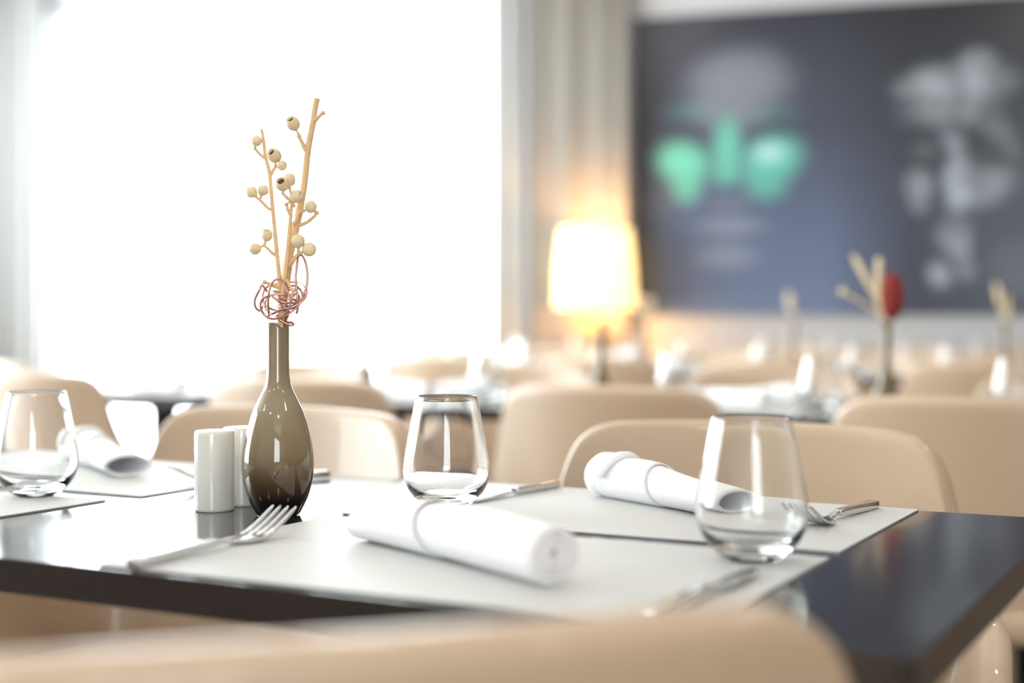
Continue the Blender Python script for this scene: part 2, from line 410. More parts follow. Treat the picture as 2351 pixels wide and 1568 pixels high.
# ------------------------------------------------------------------ glowing table lamp beside the picture
lp = Vector((0.455, 7.72, 0))
bm = bmesh.new(); box(bm, -.35, .35, -.2, .2, 0.60, 0.64); sideb = empty('side_table', lp, WANG)
o = new_obj('tabletop', bm, M['wood'], sideb, smooth=False); bevel(o, .004)
for sx in (-1, 1):
    for sy in (-1, 1):
        bm = bmesh.new(); box(bm, sx * .31 - .02, sx * .31 + .02, sy * .16 - .02, sy * .16 + .02, 0, .60); new_obj('leg', bm, M['wood'], sideb, smooth=False)
tag(sideb, 'low dark side table under the glowing lamp', 'side table')
lamp = empty('table_lamp', lp + Vector((0, 0, .64)), 0)
bm = bmesh.new(); lathe(bm, [(0, 0), (.10, 0), (.10, .015), (.04, .03), (.06, .09), (.085, .17), (.07, .25), (.025, .31), (.015, .33), (.012, .42), (0, .42)], 40); new_obj('base', bm, M['brass'], lamp)
bm = bmesh.new(); lathe(bm, [(.205, .375), (.222, .375), (.212, .60), (.19, .80), (.184, .80), (.205, .60), (.215, .385), (.205, .375)], 56); new_obj('shade', bm, M['lamp'], lamp)
bm = bmesh.new(); lathe(bm, [(0, .42), (.018, .42), (.03, .48), (.045, .53), (.03, .575), (0, .59)], 24); new_obj('bulb', bm, M['bulb'], lamp)
tag(lamp, 'table lamp with a glowing warm drum shade beside the dark picture', 'lamp')
pl = bpy.data.lights.new('lamp_light', 'POINT'); pl.energy = 10; pl.color = (1.0, 0.62, 0.27); pl.shadow_soft_size = 0.06
plo = bpy.data.objects.new('lamp_light', pl); C.objects.link(plo); plo.location = lp + Vector((0, 0, .64 + .70))
pl2 = bpy.data.lights.new('lamp_light_low', 'POINT'); pl2.energy = 12; pl2.color = (1.0, 0.60, 0.25); pl2.shadow_soft_size = 0.05
plo2 = bpy.data.objects.new('lamp_light_low', pl2); C.objects.link(plo2); plo2.location = lp + Vector((0, 0, .64 + .36))

# ------------------------------------------------------------------ upholstered tub chair
def make_chair():
    root = empty('dining_chair')
    # plan path of the rim (mid surface), arc length s from the middle of the back
    def path(S):
        x = y = 0.0; n = 60; a = abs(S)
        for i in range(n):
            s = a * (i + .5) / n
            if s < .27: th = s / .27 * 25
            elif s < .38: th = 25 + (s - .27) / .11 * 58
            else: th = 83
            x += math.cos(math.radians(th)) * a / n; y += math.sin(math.radians(th)) * a / n
        return (x if S > 0 else -x), y - .27
    def top(s):
        a = abs(s)
        if a < .19: return .802 - .10 * a * a
        if a <= .262:
            q = (a - .19) / .072; return .798 - .062 * (1 - math.sqrt(max(0, 1 - q * q * .98)))
        if a < .30:
            q = (a - .262) / .038; return .742 - .10 * q ** .8
        if a < .37:
            q = (a - .30) / .07; return .600 + .042 * (1 - q) ** 2
        q = (a - .37) / .24; return .600 - .03 * q - .05 * max(0, q - .7) ** 2 / .09
    ss = [0, .06, .12, .17, .205, .232, .25, .262, .272, .285, .30, .32, .345, .37, .42, .47, .52, .56, .59, .61]
    ss = [-s for s in ss[:0:-1]] + ss
    bm = bmesh.new(); cols = []
    NV = 9
    for s in ss:
        x, y = path(s); col = []
        for k in range(NV):
            z = .385 + (top(s) - .385) * k / (NV - 1)
            if k == NV - 2: z = top(s) - .02
            d = (.80 - z)
            back = max(0.0, 1 - max(0, abs(s) - .2) / .2)
            sc_ = 1 - max(0, .60 - z) * .55
            yy = y + d * .16 * back
            yy = (yy) * (sc_ if yy < 0 else 1)
            col.append(bm.verts.new((x * sc_, yy, z)))
        cols.append(col)
    for a, b in zip(cols, cols[1:]):
        for k in range(NV - 1): bm.faces.new((a[k], b[k], b[k + 1], a[k + 1]))
    o = new_obj('backrest', bm, M['leather'], root)
    so = o.modifiers.new('s', 'SOLIDIFY'); so.thickness = .036; so.offset = 0; so.use_even_offset = False
    sb = o.modifiers.new('u', 'SUBSURF'); sb.levels = 2; sb.render_levels = 2; bake(o)
    # seat cushion
    bm = bmesh.new(); prof = [(0.0, .39), (.90, .39), (.98, .405), (1, .43), (.98, .455), (.9, .472), (.6, .478), (0, .480)]
    rings = []; n = 48
    for f, z in prof:
        if f == 0: rings.append([bm.verts.new((0, .04, z))]); continue
        r = []
        for i in range(n):
            a = 2 * PI * i / n; c, s_ = math.cos(a), math.sin(a)
            k = (abs(c) ** 4 + abs(s_) ** 4) ** -.25
            r.append(bm.verts.new((.262 * f * c * k, .04 + .255 * f * s_ * k, z)))
        rings.append(r)
    for a, b in zip(rings, rings[1:]):
        for i in range(n):
            j = (i + 1) % n
            if len(a) == 1: bm.faces.new((a[0], b[j], b[i]))
            elif len(b) == 1: bm.faces.new((a[i], a[j], b[0]))
            else: bm.faces.new((a[i], a[j], b[j], b[i]))
    new_obj('seat', bm, M['leather'], root)
    for sx in (-1, 1):
        for sy in (-1, 1):
            bm = bmesh.new(); tube(bm, [(sx * .2, .03 + sy * .17, .40, .017), (sx * .235, .03 + sy * .215, 0.0, .011)], 12)
            new_obj('leg', bm, M['wood'], root)
    return root
chair0 = make_chair()
for ch_ in chair0.children:
    ch_.data.transform(Matrix.Diagonal((.93, .93, 1.0125, 1))); chair_used = [False]
def place_chair(loc, rz, label, group):
    """rz: direction the sitter faces (local +Y)"""
    if not chair_used[0]: o = chair0; chair_used[0] = True
    else: o = copy_tree(chair0)
    o.location = (loc[0], loc[1], 0); o.rotation_euler = (0, 0, rz)
    tag(o, label, 'chair', group); return o
FACE_AWAY = TANG                 # sitter on the near side faces +E2
FACE_US = TANG + PI

# ------------------------------------------------------------------ tables
def make_table(a0, a1, b0, b1, label):
    root = empty('dining_table', T((a0 + a1) / 2, (b0 + b1) / 2, 0), TANG)
    w, d = (a1 - a0) / 2, (b1 - b0) / 2
    bm = bmesh.new(); vs, fs = box(bm, -w, w, -d, d, TOP - .027, TOP)
    for f in fs:
        if abs(f.normal.z) < .5 and len({round(v.co.z, 4) for v in f.verts}) > 1: f.material_index = 1
    o = new_obj('tabletop', bm, [M['table'], M['table_edge']], root, smooth=False); bevel(o, .0007, 1); o.data.polygons.foreach_set('use_smooth', [False] * len(o.data.polygons))
    for k in ((0,) if w < .5 else (-1, 1)):
        cx = k * (w - .38)
        bm = bmesh.new(); lathe(bm, [(0, TOP - .027), (.05, TOP - .027), (.04, TOP - .05), (.035, TOP - .06), (.035, .03), (0, .03)], 24, center=(cx, 0)); new_obj('column', bm, M['dark_metal'], root)
        bm = bmesh.new(); lathe(bm, [(0, 0), (.21, 0), (.21, .008), (.06, .025), (.035, .03), (0, .03)], 40, center=(cx, 0)); new_obj('foot', bm, M['dark_metal'], root)
    tag(root, label, 'table'); return root
TD = 0.62
make_table(-1.49, 0, 0, TD, 'dark glossy dining table in the foreground, laid for lunch')
R2 = 1.85
make_table(-1.345, .15, R2, R2 + TD, 'dark dining table behind the foreground table, vase with red flower on it')
make_table(-2.85, -1.36, R2, R2 + TD, 'dark dining table in front of the bright window')
R3 = 3.70; V3 = [-.572, -1.22, -1.83, -2.48]
for k, v in enumerate(V3):
    make_table(v - .30, v + .30, R3, R3 + TD, ['small dark table, rightmost of the third row, seen past the dried twigs', 'small dark table, second from the right in the third row',
        'small dark table, third from the right in the third row', 'small dark table, leftmost in the third row'][k])
R4 = 5.30; V4 = [-.75, -1.40, -2.05, -2.70, -3.35]
for k, v in enumerate(V4):
    make_table(v - .30, v + .30, R4, R4 + TD, 'small dark table in the farthest row, ' + ['rightmost', 'second from the right', 'in its middle', 'second from the left', 'leftmost, at the edge of the bright window'][k])

# ------------------------------------------------------------------ table ware prototypes
def spiral_napkin(name='rolled_napkin', L=.25, seam=.45, knot=True, flat_left=False, seed=1):
    """a napkin rolled tight along local X from 0 to L, resting on z=0; parts: roll, outer fold"""
    root = empty(name); rnd = random.Random(seed)
    NL, NS, turns = 26, 150, 4.2
    def ring_scale(u):
        r = (.0205 if knot else .0235) + .0008 * math.sin(u * 9 + seed)
        fx, fz = 1.0, 1.0
        if knot and u < .2:
            r *= 1 + .22 * math.exp(-((u - .06) / .06) ** 2)
        if flat_left and u < .45:
            q = 1 - u / .45; fz = 1 - .40 * q ** 1.3; fx = 1 + .25 * q
        if knot:    # far end opens flat
            q = max(0, (u - .45) / .55); fz *= 1 - .38 * q; fx *= 1 + .45 * q
        return r, fx, fz
    def sheet(t0, t1, rk, u0, u1, slope, thick, dr=0.0):
        bm = bmesh.new(); grid = []
        for i in range(NL + 1):
            row = []
            for j in range(NS + 1):
                q = j / NS; turn = t0 + (t1 - t0) * q
                u = u0 + (u1 - u0) * i / NL
                if slope: u = u0 + ((u1 + slope * math.sin(2 * PI * q + 1.2)) - u0) * i / NL
                r, fx, fz = ring_scale(u)
                rad = r * rk(q) + dr
                a = 2 * PI * (turn - t1) - PI / 2 - .15
                z = math.sin(a) * rad * fz; y = math.cos(a) * rad * fx
                row.append((u * L, y, z, r * fz))
            grid.append(row)
        vs = [[bm.verts.new((x, y, z + rz + dr)) for x, y, z, rz in row] for row in grid]
        for a, b in zip(vs, vs[1:]):
            for j in range(NS): bm.faces.new((a[j], a[j + 1], b[j + 1], b[j]))
        return bm
    o = new_obj('roll', sheet(0, turns if not knot else 2.2, (lambda q: .14 + .74 * q) if not knot else (lambda q: .80 + .15 * q), 0, 1, 0, .001), M['linen'], root)
    so = o.modifiers.new('s', 'SOLIDIFY'); so.thickness = .0011 if knot else .0030; so.offset = 0; bake(o)
    # outer turn that stops short along the roll and leaves the visible seam
    o = new_obj('outer_fold', sheet(0, 1.02, lambda q: (.99 if knot else .965) + .01 * q, .0 if not knot else .11, seam, .035, .001, .0002), M['linen'], root)
    so = o.modifiers.new('s', 'SOLIDIFY'); so.thickness = .0014; so.offset = 0; bake(o)
    # folded-over strip near the end
    if knot:
        bm = bmesh.new(); pts = []
        for j in range(17):
            a = -.6 + j / 16 * 3.6; r = .0262
            pts.append((.030 + .006 * math.sin(a), math.cos(a) * r, max(.0045, .0205 + math.sin(a) * r * .95), .0042))
        pts = smooth_pts(pts, 2); tube(bm, pts, 8)
        for v in bm.verts: v.co.x = .030 + (v.co.x - .030) * 1.9
        new_obj('tuck', bm, M['linen'], root)
    return root
def glass_proto():
    """stemless wine tumbler: clear body with a thick foot"""
    out = [(0, .0), (.017, .0), (.0205, .0006), (.0245, .0030), (.0290, .0070), (.0340, .0125), (.0380, .0180), (.0410, .0250), (.0428, .0330), (.0430, .0400), (.0420, .0490), (.0392, .0650), (.0362, .0800), (.0332, .0945), (.0300, .1088)]
    inn = [(.0290, .1094), (.0288, .1086), (.0320, .0945), (.0350, .0800), (.0380, .0650), (.0407, .0490), (.0416, .0400), (.0413, .0330), (.0394, .0260), (.0360, .0200), (.0310, .0150), (.0240, .0110), (.0140, .0090), (0, .0084)]
    prof = [p[:2] for p in smooth_pts(out, 3)] + [(.0296, .1096)] + [p[:2] for p in smooth_pts(inn, 3)]
    prof[0] = (0, 0); prof[-1] = (0, .0084)
    bm = bmesh.new(); lathe(bm, prof, 96)
    return new_obj('drinking_glass', bm, M['glass'])
def loft(bm, secs):
    """sections: list of lists of 3d points"""
    rings = [[bm.verts.new(p) for p in s] for s in secs]
    n = len(rings[0])
    for a, b in zip(rings, rings[1:]):
        for k in range(n): bm.faces.new((a[k], a[(k + 1) % n], b[(k + 1) % n], b[k]))
    bm.faces.new(rings[0][::-1]); bm.faces.new(rings[-1]); return rings
def rect(y, w, h, zc, dx=0): return [(dx - w / 2, y, zc - h / 2), (dx + w / 2, y, zc - h / 2), (dx + w / 2, y, zc + h / 2), (dx - w / 2, y, zc + h / 2)]
def fork_proto():
    """local +Y points to the tine tips, handle end at y=0"""
    bm = bmesh.new()
    loft(bm, [rect(0, .0085, .0050, .0030), rect(.004, .0098, .0062, .0034), rect(.03, .0095, .006, .0036), rect(.088, .0078, .0054, .0050), rect(.1, .0072, .0048, .0054)])
    loft(bm, [rect(.096, .0072, .0046, .0054), rect(.104, .0048, .0034, .0048), rect(.118, .0046, .0028, .0034), rect(.126, .0110, .0022, .0024),
              rect(.134, .0200, .0019, .0022), rect(.146, .0235, .0018, .0028), rect(.1535, .0240, .0018, .0040)])
    for k in range(4):
        x = (k - 1.5) * .0066
        pts = [(.150, .0046, .0034), (.158, .0042, .0050), (.168, .0038, .0082), (.178, .0034, .0122), (.188, .0028, .0165), (.1945, .0016, .0195)]
        loft(bm, [rect(y, w, .0019, z, x) for y, w, z in pts])
    for v in bm.verts: v.co.x *= 1.18; v.co.z = .0006 + (v.co.z - .0006) * 1.2
    o = new_obj('fork', bm, M['steel'], smooth=False); bevel(o, .0006, 2, 30); return o
def knife_proto():
    root = empty('table_knife')
    bm = bmesh.new(); loft(bm, [rect(0, .0095, .0060, .0036), rect(.004, .0110, .0072, .0042), rect(.05, .0105, .0070, .0044), rect(.092, .0092, .0068, .0046), rect(.098, .0086, .0064, .0046)])
    o = new_obj('handle', bm, M['steel'], root, smooth=False); bevel(o, .001, 2, 30)
    bm = bmesh.new(); prev = []
    for y, w, dx in ((.096, .007, 0), (.104, .0105, .001), (.12, .0165, .002), (.145, .0175, .002), (.165, .0165, .0015), (.185, .012, 0), (.196, .006, -.002), (.202, .0015, -.0035)):
        prev.append(rect(y, w, .0015 if y < .19 else .0009, .0042 - (y - .096) * .025, dx))
    loft(bm, prev); o = new_obj('blade', bm, M['steel'], root, smooth=False); bevel(o, .0003, 1, 30)
    return root
def mat_proto():
    bm = bmesh.new(); n = 24; hw, hd = .24, .1445
    box(bm, -hw, hw, -hd, hd, 0.0003, .0017); o = new_obj('placemat', bm, M['weave'], smooth=False); return o
G0 = glass_proto(); F0 = fork_proto(); K0 = knife_proto(); MT0 = mat_proto()
N_near = spiral_napkin(L=.262, seam=.40, knot=False, flat_left=True, seed=2)
N_far = spiral_napkin(L=.215, seam=.50, knot=True, seed=5)
first = {}
def put(proto, loc, rz, label, cat, group=None, rx=0, ry=0):
    k = proto.name
    if k not in first: first[k] = 1; o = proto
    else: o = copy_tree(proto)
    o.location = loc; o.rotation_euler = (rx, ry, rz); tag(o, label, cat)
    if group: o['group'] = group
    elif 'group' in o: del o['group']
    return o
ZM = TOP + .0018
# foreground table ---------------------------------------------------
GM = 'woven placemats on the foreground table'
put(MT0, T(-.370, .153), TANG, 'pale woven placemat with the white roll nearest the camera', 'placemat', GM)
put(MT0, T(-.370, .4725), TANG - .004, 'pale woven placemat under the middle glass and its rolled napkin', 'placemat', GM)
put(MT0, T(-1.122, .153), TANG, 'pale woven placemat under the leftmost glass', 'placemat', GM)
put(MT0, T(-1.110, .4850), TANG - .01, 'pale woven placemat under the napkin at the far left of the foreground table', 'placemat', GM)
GG = 'stemless glasses on the foreground table'
put(G0, T(-.545, .414, ZM), 0, 'clear stemless glass just right of the tall brown vase', 'glass', GG)
put(G0, T(-.180, .2585, ZM), 1, 'clear stemless glass standing in front of the fork and rolled napkin', 'glass', GG)
put(G0, T(-.970, .287, ZM), 2, 'clear stemless glass at the far left, in front of a napkin', 'glass', GG)
GF = 'forks on the foreground table'
def seg_rz(a, b): return math.atan2(b.y - a.y, b.x - a.x) - PI / 2
a, b = T(-.573, .004), T(-.580, .20); put(F0, (a.x, a.y, ZM), seg_rz(a, b), 'steel fork on the nearest placemat, tines beside the vase', 'fork', GF)
a, b = T(-.170, .607), T(-.190, .42); put(F0, (a.x, a.y, ZM), seg_rz(a, b), 'steel fork at the right end of the far placemat, behind a glass', 'fork', GF)
a, b = T(-.808, .585), T(-.885, .44); put(F0, (a.x, a.y, ZM), seg_rz(a, b), 'steel fork half hidden behind the white shakers', 'fork', GF)
GK = 'knives on the foreground table'
a, b = T(-.522, .615), T(-.540, .43); k = put(K0, (a.x, a.y, ZM), seg_rz(a, b), 'steel knife lying behind the middle glass', 'knife', GK); k.scale = (1, .89, 1)
a, b = T(-.163, .012), T(-.160, .2); k = put(K0, (a.x, a.y, ZM), seg_rz(a, b), 'steel knife on the nearest placemat, partly behind the chair back', 'knife', GK); k.scale = (1, 1, 1)
GN = 'rolled napkins on the foreground table'
a, b = T(-.490, .208), T(-.238, .070); put(N_near, (a.x, a.y, ZM), math.atan2(b.y - a.y, b.x - a.x), 'thick white napkin roll nearest the camera, its spiral end showing', 'napkin', GN)
a, b = T(-.450, .572), T(-.258, .462); put(N_far, (a.x, a.y, ZM), math.atan2(b.y - a.y, b.x - a.x), 'white rolled napkin in front of the beige chair back, behind a glass', 'napkin', GN)
a, b = T(-1.20, .575), T(-1.005, .465); put(N_far, (a.x, a.y, ZM), math.atan2(b.y - a.y, b.x - a.x), 'white rolled napkin behind the leftmost glass', 'napkin', GN)

# salt and pepper shakers
def shaker(loc, rz, label):
    bm = bmesh.new(); n = 64; rings = []
    for f, z in ((0, 0), (.94, 0), (.985, .001), (1, .003), (1, .074), (.985, .0768), (.94, .0782), (.6, .0788), (0, .079)):
        if f == 0: rings.append([bm.verts.new((0, 0, z))]); continue
        r = []
        for i in range(n):
            a = 2 * PI * i / n
            rad = .0192 * (1 + .05 * math.cos(2 * a) - .10 * math.exp(-((a - .35) / .42) ** 2))
            r.append(bm.verts.new((rad * f * math.cos(a), rad * f * math.sin(a), z)))
        rings.append(r)
    for a, b in zip(rings, rings[1:]):
        for i in range(n):
            j = (i + 1) % n
            if len(a) == 1: bm.faces.new((a[0], b[j], b[i]))
            elif len(b) == 1: bm.faces.new((a[i], a[j], b[0]))
            else: bm.faces.new((a[i], a[j], b[j], b[i]))
    o = new_obj('salt_shaker', bm, M['ceramic'], loc=loc); o.rotation_euler = (0, 0, rz)
    tag(o, label, 'shaker', 'shakers beside the vase'); return o
shaker((-.2915, 1.383, TOP), .9, 'white ceramic shaker in front, left of the vase')
shaker((-.2720, 1.424, TOP), 3.9, 'white ceramic shaker half hidden behind the other and the vase')

# ------------------------------------------------------------------ tall brown vase with eucalyptus and copper wire
VX, VY = -.2242, 1.352; PXM = FPX / VY            # pixels per metre at the vase
vprof_px = [(18, 1184), (20.6, 1179), (25.1, 1160), (28.7, 1141), (31.1, 1122), (33, 1103), (33.9, 1083), (34.25, 1057), (33, 1026), (29.7, 988), (24.9, 950), (21.3, 930), (17.5, 911), (13.7, 892), (11.7, 873), (10.9, 850), (10.8, 800), (10.8, 741)]
outp = [(0, 0.0006), (.015, 0.0004), (.0172, 0.0)] + [(r / 1000, EYE - (y - 738) / PXM - TOP) for r, y in vprof_px]
outp[3] = (.0185, .0012)
outp = [outp[0], outp[1]] + [p[:2] for p in smooth_pts(outp[2:], 4)]
innp = []
for r, z in outp[::-1]:
    if z > .012: innp.append((max(r - .0019, .002), z))
innp.append((.012, .0105)); innp.append((0, .0095))
H = outp[-1][1]
prof = outp + [(.0104, H + .0004), (.0096, H + .0004)] + innp
bm = bmesh.new(); lathe(bm, prof, 128)
for v in bm.verts:      # the rim dips on the front right
    if v.co.z > H - .006:
        a = math.atan2(v.co.y, v.co.x); d = (a + 1.05); k = math.exp(-(d / .42) ** 2) * (v.co.z - (H - .006)) / .006
        v.co.z -= .0045 * k
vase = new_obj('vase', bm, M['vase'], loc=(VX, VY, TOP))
tag(vase, 'tall bottle-shaped smoky brown glass vase holding dried eucalyptus', 'vase')

def vp(x, y, d=0.0):     # a point beside the vase axis, d metres deeper
    Y = VY + d; return ((x - 1175.5) / FPX * Y, Y, EYE - (y - 738) / FPX * Y)
def stem(name, pts, wob=.05):
    bm = bmesh.new(); q = smooth_pts([(*vp(x, y, d), (r + .7) / PXM) for x, y, d, r in pts], 6); tube(bm, q, 12, wob=wob)
    return bm
def twig(bm, pts, r0=3.0, r1=2.2):
    n = len(pts); q = smooth_pts([(*vp(x, y, d), (.9 + r0 + (r1 - r0) * i / (n - 1)) / PXM) for i, (x, y, d) in enumerate(pts)], 4); tube(bm, q, 8, wob=.12)
def knob(bm, x, y, d, r):
    c = Vector(vp(x, y, d)); k = bmesh.ops.create_icosphere(bm, subdivisions=2, radius=(r + .8) / PXM)
    for v in k['verts']: v.co = v.co * (1 + random.uniform(-.18, .18)) + c
STALK = [(673, 285, 686, 310), (589, 324, 585, 341), (631, 358, 633, 380), (647, 380, 634, 382), (663, 413, 664, 428), (649, 424, 650, 444), (679, 452, 658, 469),
         (578, 441.5, 592, 456), (604, 437, 599, 455), (713, 475, 698, 484), (612.6, 541, 607, 563), (586, 571, 600, 566), (684, 554, 685.5, 578), (709.5, 573, 690, 581)]
def pod(root, x, y, d, r, ax, open_=True, hole=.55, conic=0.0):
    """one gum nut: ax is the direction its mouth points (x right, y into the room, z up)"""
    bm = bmesh.new(); R = r * 1.07 / PXM
    if open_: prof = [(0, -1.08), (.3, -1.0), (.62, -.78), (.88, -.42), (1.0, 0.0), (.96, .38), (.80, .72), (.70, .92), (.66, .98), (hole, .97), (hole - .04, .86), (hole - .08, .6)]
    elif conic: prof = [(0, -1.1), (.45, -.85), (.9, -.3), (1.0, .1), (.8, .5), (.45, .85), (.2, 1.0), (0, 1.08)]
    else: prof = [(0, -1.02), (.35, -.94), (.72, -.68), (.95, -.3), (1.0, .05), (.93, .4), (.7, .73), (.38, .94), (.12, 1.02), (0, 1.06)]
    lathe(bm, [(a * R, b * R) for a, b in prof], 28)
    for v in bm.verts:
        a = math.atan2(v.co.y, v.co.x); v.co.x *= 1 + .03 * math.sin(4 * a + x); v.co.y *= 1 + .03 * math.cos(3 * a + y)
    z = Vector(ax).normalized(); q = z.to_track_quat('Z', 'Y').to_matrix().to_4x4(); c = Vector(vp(x, y, d))
    for v in bm.verts: v.co = (q @ v.co) + c
    o = new_obj('seed_pod', bm, M['pod'], root)
    if open_:
        bm = bmesh.new(); lathe(bm, [(0, .55 * R), ((hole - .07) * R, .62 * R), (0, .5 * R)], 20)
        for v in bm.verts: v.co = (q @ v.co) + c
        new_obj('pod_hole', bm, M['pod_hole'], o)
    near = min(STALK, key=lambda k: (k[0] - x) ** 2 + (k[1] - y) ** 2); tx, ty = near[2:]
    a = Vector(vp(tx, ty, d)); b = a.lerp(c, max(.1, 1 - .8 * R / max((c - a).length, 1e-6)))
    bm = bmesh.new(); tube(bm, [(*a, 3.2 / PXM), (*a.lerp(b, .5), 2.6 / PXM), (*b, 4.2 / PXM)], 8); new_obj('stalk', bm, M['twig'], o)
    return o
# thick branch
brA = empty('eucalyptus_branch', vp(640, 900)); brA.location = (0, 0, 0)
bmA = stem('s', [(638, 980, .004, 9), (641, 900, .003, 8.5), (643, 800, .001, 9), (646, 740, 0, 9.5), (650, 690, 0, 9.5), (656, 640, 0, 10.5), (663, 590, 0, 10), (671, 555, 0, 9), (684, 500, 0, 8.5),
                 (693, 455, 0, 7.5), (700, 410, 0, 7), (706, 350, 0, 7), (712, 315, 0, 6.6), (719, 280, 0, 6.3), (723, 250, 0, 6.2), (728, 226, 0, 6.6)], .03)
new_obj('stem', bmA, M['twig'], brA)
bm = bmesh.new()
bm = bmesh.new(); twig(bm, [(717, 283, 0), (728, 272, -.003), (738, 262, -.004)], 4.5, 3); knob(bm, 742, 259, -.004, 5); new_obj('twig', bm, M['twig'], brA)
bm = bmesh.new(); twig(bm, [(705, 350, 0), (697, 335, -.002), (689, 318, -.003), (684, 306, -.003)], 4.5, 3.2); knob(bm, 687, 313, -.003, 4.6); new_obj('twig', bm, M['twig'], brA)
bm = bmesh.new(); twig(bm, [(672, 515, -.008), (680, 508, -.006), (686, 490, -.006), (700, 483, -.006)], 3.5, 3); new_obj('twig', bm, M['twig'], brA)
bm = bmesh.new(); twig(bm, [(690, 517, -.004), (705, 510, -.006), (718, 500, -.006), (726, 491, -.006)], 4, 3); knob(bm, 727, 489, -.006, 5); new_obj('twig', bm, M['twig'], brA)
bm = bmesh.new(); twig(bm, [(664, 613, -.008), (672, 600, -.012), (680, 588, -.013), (686, 582, -.013)], 4.5, 3.5); knob(bm, 686, 582, -.013, 5); new_obj('twig', bm, M['twig'], brA)
bm = bmesh.new(); twig(bm, [(686, 582, -.013), (694, 580, -.013)], 4, 3.5); twig(bm, [(686, 582, -.013), (685, 570, -.013)], 3.5, 3); new_obj('twig', bm, M['twig'], brA)
pod(brA, 673, 285, -.003, 15, (-.35, -.75, .75)); pod(brA, 713, 475, -.006, 13.5, (.3, -.2, 1), False)
pod(brA, 684, 554, -.013, 15, (-.1, .1, 1), False); pod(brA, 709.5, 573, -.013, 15.5, (.9, -.1, .6), False)
tag(brA, 'thick dried eucalyptus branch in the brown vase, tallest of three', 'branch', 'dried eucalyptus in the tall vase')
# thin left branch
brB = empty('eucalyptus_branch')
new_obj('stem', stem('s', [(636, 960, -.001, 4.2), (640, 800, -.003, 4.5), (643, 740, -.005, 4.8), (643, 690, -.006, 4.8), (641, 640, -.006, 4.8), (637, 595, -.005, 4.4), (632, 540, -.004, 4.2), (627, 490, -.003, 4), (622, 430, -.003, 3.9),
                           (618, 395, -.003, 3.8), (610, 362, -.002, 3.7), (606, 330, -.001, 3.2), (602, 305, 0, 2.8), (600, 296, 0, 2.4)]), M['twig'], brB)
bm = bmesh.new()
bm = bmesh.new(); twig(bm, [(608, 363, -.002), (599, 356, -.003), (591, 348, -.003), (586, 340, -.003)], 2.8, 2.2); knob(bm, 585, 341, -.003, 3.2); new_obj('twig', bm, M['twig'], brB)
bm = bmesh.new(); twig(bm, [(621, 405, -.003), (626, 393, -.004), (634, 382, -.005)], 3, 2.4); knob(bm, 633, 380, -.005, 3.5); new_obj('twig', bm, M['twig'], brB)
bm = bmesh.new(); twig(bm, [(622, 482, -.003), (612, 475, -.003), (602, 464, -.003), (595, 458, -.003)], 2.8, 2.2); twig(bm, [(596, 458, -.003), (590, 454, -.003)], 2.2, 2); twig(bm, [(596, 458, -.003), (601, 449, -.003)], 2.2, 2); new_obj('twig', bm, M['twig'], brB)
bm = bmesh.new(); twig(bm, [(634, 588, -.004), (622, 578, -.004), (612, 568, -.004), (606, 564, -.004)], 2.8, 2.3); twig(bm, [(606, 564, -.004), (609, 556, -.004)], 2.6, 2.4); twig(bm, [(606, 564, -.004), (598, 567, -.004)], 2.4, 2.2); new_obj('twig', bm, M['twig'], brB)
bm = bmesh.new(); twig(bm, [(643, 662, -.006), (628, 656, -.008), (615, 650, -.009), (607, 648, -.01)], 3.6, 3); knob(bm, 607, 648, -.01, 4.6); new_obj('twig', bm, M['twig'], brB)
pod(brB, 589, 324, -.003, 11.5, (.1, 0, 1), False); pod(brB, 631, 358, -.005, 15, (-.45, -.75, .5)); pod(brB, 647, 380, -.007, 11, (.4, -.9, .2), False)
pod(brB, 578, 441.5, -.003, 13, (-.7, -.1, .5), False, conic=1); pod(brB, 604, 437, -.003, 12.5, (.5, -.1, .8), False, conic=1)
pod(brB, 612.6, 541, -.004, 12.5, (.1, -.42, 1)); pod(brB, 586, 571, -.004, 13, (-.9, -.2, .1), False)
tag(brB, 'thin dried eucalyptus branch in the brown vase, the one leaning left', 'branch', 'dried eucalyptus in the tall vase')
# middle sprig
brC = empty('eucalyptus_branch')
new_obj('stem', stem('s', [(643, 900, -.005, 3.6), (647, 740, -.007, 4), (650, 680, -.012, 4), (656, 620, -.014, 4), (662, 565, -.012, 4.2), (665, 525, -.011, 4), (668, 490, -.011, 3.4), (670, 468, -.012, 3)]), M['twig'], brC)
bm = bmesh.new()
bm = bmesh.new(); twig(bm, [(667, 493, -.011), (661, 482, -.012), (659, 472, -.012)], 3.2, 2.8); knob(bm, 657, 470, -.012, 4); new_obj('twig', bm, M['twig'], brC)
bm = bmesh.new(); twig(bm, [(677, 475, -.011), (665, 460, -.012), (655, 450, -.013), (648, 443, -.013)], 3, 2.6); knob(bm, 650, 444, -.013, 3.2); new_obj('twig', bm, M['twig'], brC)
bm = bmesh.new(); twig(bm, [(675, 465, -.013), (667, 440, -.012), (664, 425, -.011)], 2.6, 2.4); new_obj('twig', bm, M['twig'], brC)
bm = bmesh.new(); twig(bm, [(657, 640, -.013), (672, 668, -.02), (676, 660, -.02), (673, 668, -.02), (668, 690, -.018)], 2.8, 3); knob(bm, 675, 666, -.02, 4.5); new_obj('twig', bm, M['twig'], brC)
pod(brC, 663, 413, -.010, 15, (.55, .2, .7), False, conic=1); pod(brC, 649, 424, -.014, 15, (-.15, -.85, .45)); pod(brC, 679, 452, -.013, 14, (.8, -.35, .35), hole=.2)
tag(brC, 'short dried eucalyptus sprig between the two longer branches', 'branch', 'dried eucalyptus in the tall vase')

